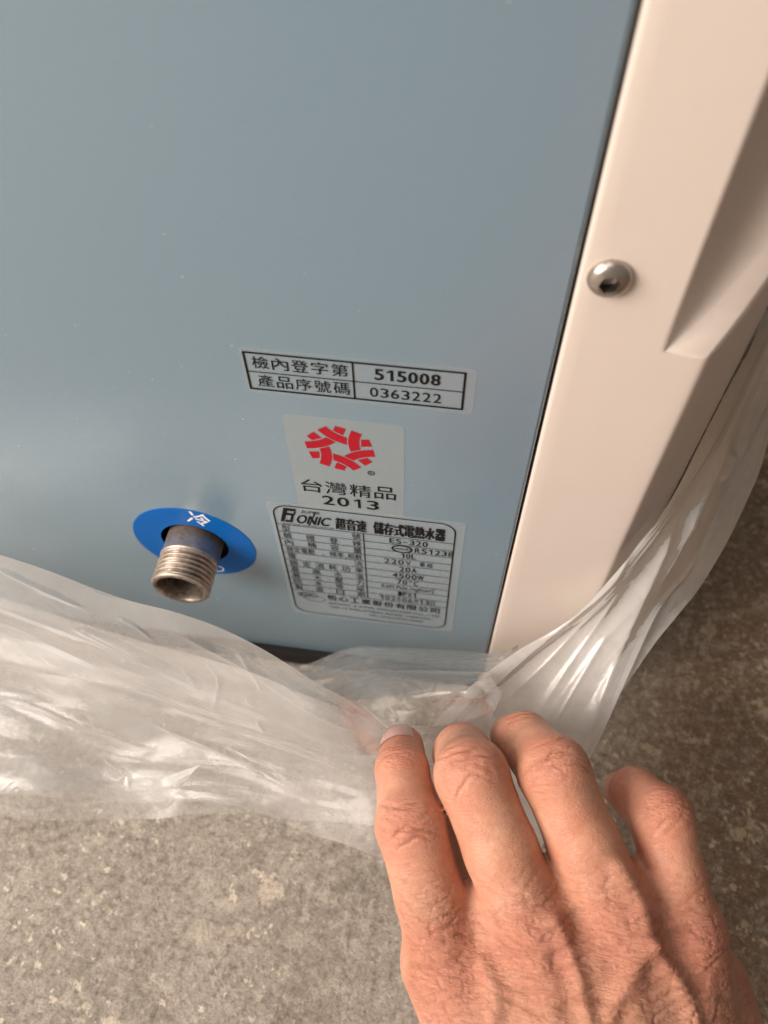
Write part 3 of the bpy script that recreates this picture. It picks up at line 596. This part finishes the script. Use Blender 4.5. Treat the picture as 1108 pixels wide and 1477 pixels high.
def palm_sdf(P):
    d = None
    for n, rr in (('index', (12.5, 14)), ('middle', (12.0, 15)), ('ring', (11.6, 15)), ('little', (10.6, 14))):
        c = cone(P, FING[n][0] + FWD * 1500 * .001, BASE[n] + FWD * 3, rr[0], rr[1]); d = c if d is None else smin(d, c, 15)
    for a, b in (('index', 'middle'), ('middle', 'ring'), ('ring', 'little')):                # flesh between the hand bones
        A_ = (FING[a][0] + FING[b][0]) * .5; B_ = (BASE[a] + BASE[b]) * .5; d = smin(d, cone(P, A_ * .80 + B_ * .20 + FWD * 1.8, B_, 10.6, 13.4), 9)
    d = smin(d, cone(P, D_(1015, 1420, .232), D_(1060, 1640, .214), 12, 16), 14)         # little-finger edge
    d = smin(d, cone(P, D_(760, 1440, .240), D_(860, 1700, .215), 14, 18), 14)           # palm pad
    d = smin(d, cone(P, THUMB[0], THUMB[1], 16, 12.5), 14)
    W0 = D_(915, 1800, .196); W1 = W0 + np.array([14, -62, 8.0]); W2 = W0 + np.array([60, -240, 50.0])
    for s in (-14, 14):
        sv = RIGHT * s; d = smin(d, cone(P, W0 + sv, W1 + sv, 18, 17), 12); d = smin(d, cone(P, W1 + sv, W2 + sv * 1.3, 17, 27), 14)
    for a, b in (('index', 'middle'), ('middle', 'ring'), ('ring', 'little')):               # webs
        A_ = FING[a]; B_ = FING[b]; d = smin(d, cone(P, A_[0] * .80 + A_[1] * .20 + FWD * 5, B_[0] * .80 + B_[1] * .20 + FWD * 5, 7.0, 7.0), 7)
    return d
TEND = {n: (FING[n][0] + VIEW * {'index': 10.2, 'middle': 10.6, 'ring': 10.2, 'little': 8.8}[n], BASE[n] + VIEW * 12) for n in FING}
VEINS = [[(893, 1250, .2125), (925, 1312, .2105), (938, 1365, .209), (990, 1440, .206), (1010, 1520, .20)],
         [(700, 1390, .212), (716, 1440, .208), (705, 1500, .203)], [(938, 1365, .209), (900, 1425, .204), (870, 1490, .2)],
         [(800, 1330, .2085), (830, 1400, .205), (850, 1477, .201), (880, 1550, .197)]]
def hand_sdf(P):
    palm = palm_sdf(P)
    out = None
    for n in FING:
        c = smin(palm, finger_sdf(P, n), 5.0); out = c if out is None else smin(out, c, 2.2)
    th = smin(cone(P, THUMB[1], THUMB[2], 11.5, 10), cone(P, THUMB[2], THUMB[3], 10, 8), 3); out = smin(out, th, 6)
    for n in FING:
        a, b = TEND[n]; out = smin(out, cone(P, a, a * .35 + b * .65, 2.5, 1.3), 5.5); out = smin(out, cone(P, FING[n][0] + VIEW * (FR[n][0] - 7.0), FING[n][0] + VIEW * (FR[n][0] - 6.9), 8.2, 8.2), 5)
    return out
allp = np.array([p for j in FING.values() for p in j] + list(BASE.values()) + THUMB); lo = allp.min(0) - 30; hi = allp.max(0) + 32; lo[1] = allp[:, 1].min() - 40; hs = 1.0
dims = np.ceil((hi - lo) / hs).astype(int); ax = [lo[i] + hs * np.arange(dims[i]) for i in range(3)]
GP = np.stack(np.meshgrid(*ax, indexing='ij'), -1).reshape(-1, 3); Fv = hand_sdf(GP).reshape(dims); Fv[:, 0, :] = np.maximum(Fv[:, 0, :], .5)
HV, HQ = surface_nets(Fv, lo, hs)
def project(V, it=3):
    for _ in range(it):
        e = .05; d = hand_sdf(V); g = np.stack([(hand_sdf(V + np.eye(3)[i] * e) - d) / e for i in range(3)], 1); g /= np.linalg.norm(g, axis=1, keepdims=True) + 1e-9; V = V - g * np.clip(d, -1, 1)[:, None]
    return V, g
HV, HN = project(HV, 2)
for _ in range(1):
    HN, _q = quad_subdiv(HN, HQ); HV, HQ = quad_subdiv(HV, HQ); HN /= np.linalg.norm(HN, axis=1, keepdims=True); HV = HV - HN * np.clip(hand_sdf(HV), -1, 1)[:, None]
badv = hand_sdf(HV) > .3; HQ = HQ[~badv[HQ].any(1)]            # drop stray slivers between touching fingers
E_ = np.concatenate([HQ[:, [i, (i + 1) % 4]] for i in range(4)]); E_ = np.unique(np.sort(E_, 1), axis=0); deg = np.maximum(np.bincount(E_.ravel(), minlength=len(HV)), 1)[:, None]
for _ in range(4):
    acc = np.stack([np.bincount(E_[:, 0], HV[E_[:, 1], i], len(HV)) + np.bincount(E_[:, 1], HV[E_[:, 0], i], len(HV)) for i in range(3)], 1); HV = np.where(deg > 1, .5 * HV + .5 * acc / deg, HV)
fn = np.cross(HV[HQ[:, 2]] - HV[HQ[:, 0]], HV[HQ[:, 3]] - HV[HQ[:, 1]]); vn = np.stack([sum(np.bincount(HQ[:, c], fn[:, i], len(HV)) for c in range(4)) for i in range(3)], 1); vn /= np.linalg.norm(vn, axis=1, keepdims=True) + 1e-12
HN = vn * np.sign((vn * HN).sum(1).mean())
HQ = HQ[~((hand_sdf(HV) > .2) & (HV @ RIGHT > FING['middle'][1] @ RIGHT))[HQ].any(1)]
# skin relief: creases over the joints, veins, wrinkled knuckles
disp = np.zeros(len(HV)); crease = np.zeros(len(HV)); red = np.zeros(len(HV)); wrk = np.zeros(len(HV))
def unit(a): return a / np.linalg.norm(a)
r = np.random.default_rng(5)
for n in FING:
    j = FING[n]; own = np.clip(1.5 - np.abs(finger_sdf(HV, n)), 0, 1)
    for q, amp, span in ((1, .46, 5.5), (2, .26, 3.0)):
        t = unit(unit(j[q + 1] - j[q]) + unit(j[q] - j[q - 1])); dors = unit(j[q] - .5 * (j[q - 1] + j[q + 1])); dors = unit(dors - t * (dors @ t)); wv = np.cross(t, dors)
        L = HV - j[q]; s = L @ t; w_ = L @ wv; dn = L @ dors; R0 = FR[n][q + 1]
        near = (np.linalg.norm(L, axis=1) < 16) * own * np.clip((dn / R0 - .05) / .5, 0, 1)
        for k in range(7 if q == 1 else 4):
            s0 = r.uniform(-span, span); cv = .012 * s0 + r.normal(0, .006); tl = r.normal(0, .10); wc = r.normal(0, 2.5); wl = r.uniform(3.5, 8.0); sg = r.uniform(.30, .5)
            wob = .35 * np.sin(w_ * .9 + k * 2.1)
            e_ = np.exp(-((s - s0 - cv * w_ * w_ - tl * w_ + wob) / sg) ** 2) * np.exp(-((w_ - wc) / wl) ** 4) * near; a_ = amp * r.uniform(.5, 1.1) * (.45 if n == 'little' else 1.0)
            disp -= a_ * e_; crease = np.maximum(crease, e_ * .55 * a_ / .45)
        red = np.maximum(red, .62 * np.exp(-(np.linalg.norm(L - dors * R0 * .8, axis=1) / (8.5 if q == 1 else 6)) ** 2)); wrk = np.maximum(wrk, .6 * near * np.exp(-(s / 7) ** 2))
    top = j[0] + VIEW * 9; L = HV - top; dd = np.linalg.norm(L, axis=1); red = np.maximum(red, .62 * np.exp(-(dd / 13) ** 2)); wrk = np.maximum(wrk, np.exp(-(dd / 17) ** 2))
    tip = j[3]; red = np.maximum(red, .35 * np.exp(-(np.linalg.norm(HV - tip, axis=1) / 10) ** 2))
for vn in VEINS:
    pts = cr(np.array([at_d(*p) * 1000 for p in vn]), np.linspace(0, 1, 40))
    pr2 = lambda Q: np.c_[(Q - CAM * 1000) @ RIGHT, (Q - CAM * 1000) @ UP] / ((Q - CAM * 1000) @ FWD)[:, None]
    facing = np.clip((HN @ VIEW - .2) / .4, 0, 1); sel = np.where(facing > 0)[0]; a2 = pr2(HV[sel]); b2 = pr2(pts); dist = np.full(len(sel), 1e9)
    for q0, q1 in zip(b2[:-1], b2[1:]):
        e2 = q1 - q0; t2 = np.clip(((a2 - q0) @ e2) / (e2 @ e2), 0, 1); dist = np.minimum(dist, np.linalg.norm(a2 - q0 - t2[:, None] * e2, axis=1))
    disp[sel] += 1.9 * np.exp(-(dist * 212 / 2.5) ** 2) * facing[sel]
A2, B2 = HV @ RIGHT, HV @ UP; fac2 = np.clip((HN @ VIEW - .3) / .35, 0, 1)
wrk = np.maximum(wrk, .85 * np.clip((HN @ VIEW - .1) / .5, 0, 1) * np.clip((-HV[:, 1] - 95) / 15, 0, 1))
# broad unevenness
disp += .25 * np.sin(HV[:, 0] * .31 + 1.3 * np.sin(HV[:, 1] * .17)) * np.sin(HV[:, 1] * .27 + .6) * .5
for sa, sb, rot, amp, sd in ((.10, .50, .30, .46, 71), (.16, .75, -.25, .34, 72), (.35, 1.1, .1, .22, 73)):
    a3 = A2 * math.cos(rot) + B2 * math.sin(rot); b3 = -A2 * math.sin(rot) + B2 * math.cos(rot); w3 = np.abs(vnoise(a3 * sa + 500, b3 * sb + 500, sd)); ln = np.exp(-(w3 / .11) ** 2) * fac2 * wrk
    disp -= amp * ln; crease = np.maximum(crease, .45 * ln)
disp *= np.clip((HN @ VIEW + .1) / .35, 0, 1)
HV2 = HV + HN * disp[:, None]
W0_ = D_(915, 1800, .196); W1_ = W0_ + np.array([14, -62, 8.0]); W2_ = W0_ + np.array([60, -240, 50.0]); nfa = 64; fa = []
prof = [(0.0, 1.0), (.10, 1.02), (.25, 1.10), (.45, 1.28), (.65, 1.45), (.85, 1.5), (1.0, 1.42), (1.06, 1.1), (1.08, .05)]
st_ = W0_ + np.array([0, lo[1] + 14 - W0_[1], 0]) * .98; st_ = W1_ + (W0_ - W1_) * ((lo[1] + 12 - W1_[1]) / (W0_[1] - W1_[1]))
axd = unit_(W2_ - W1_); rx = RIGHT - axd * (RIGHT @ axd); rx /= np.linalg.norm(rx); rz = np.cross(rx, axd)
for t_, k_ in prof:
    c_ = st_ + (W2_ - st_) * t_
    for q_ in range(nfa): a_ = 2 * math.pi * q_ / nfa; fa.append(c_ + rx * math.cos(a_) * 30.5 * k_ + rz * math.sin(a_) * 17.5 * k_ * (1 + .25 * t_))
nh = len(HV2); ff = np.array(grid_faces(len(prof), nfa, nh, True)); fa = np.array(fa)
HV2 = np.concatenate([HV2, fa]); HQ = np.concatenate([HQ, ff]); red, crease, wrk = [np.concatenate([q_, np.full(len(fa), w_)]) for q_, w_ in ((red, .0), (crease, 0.0), (wrk, .2))]
hand = mesh('person', HV2 * .001, HQ, M_SKIN)
for nm, arr in (('red', red), ('crease', crease), ('wrinkle', wrk)):
    at = hand.data.attributes.new(nm, 'FLOAT', 'POINT'); at.data.foreach_set('value', arr.astype(np.float32))
tag(hand, 'bare right hand of a person gripping the plastic bag', 'person')
def nail(n, wid=.62, length=10.5):
    j = FING[n]; t = unit(j[3] - j[2]); dors = unit(j[2] - .5 * (j[1] + j[3])); dors = unit(dors - t * (dors @ t)); wv = np.cross(t, dors); R0 = FR[n][4]
    pts = []; nu, nv = 15, 13
    for i in range(nu):
        for k in range(nv):
            a = (k / (nv - 1) - .5) * 2; s = -6.0 + length * i / (nu - 1) - (.9 * a * a if i > nu / 2 else -.9 * a * a * (1 - i / (nu / 2)))
            p = j[3] + t * (s + 1.0); ang = a * 1.02; d0 = unit(dors * math.cos(ang) + wv * math.sin(ang)); pts.append((p, d0))
    P0 = np.array([p for p, _ in pts]); Dn = np.array([d for _, d in pts]); tt = np.full(len(P0), 14.0)
    for _ in range(24): tt -= np.clip(hand_sdf(P0 + Dn * tt[:, None]), -2, 2) * .9; tt = np.clip(tt, 1, 16)
    aa = np.tile(np.abs(np.linspace(-1, 1, nv)), nu); out = P0 + Dn * (tt + .38 - .75 * aa ** 6)[:, None]
    return mesh('fingernail', out * .001, grid_faces(nu, nv), M_NAIL, hand)
nail('index')
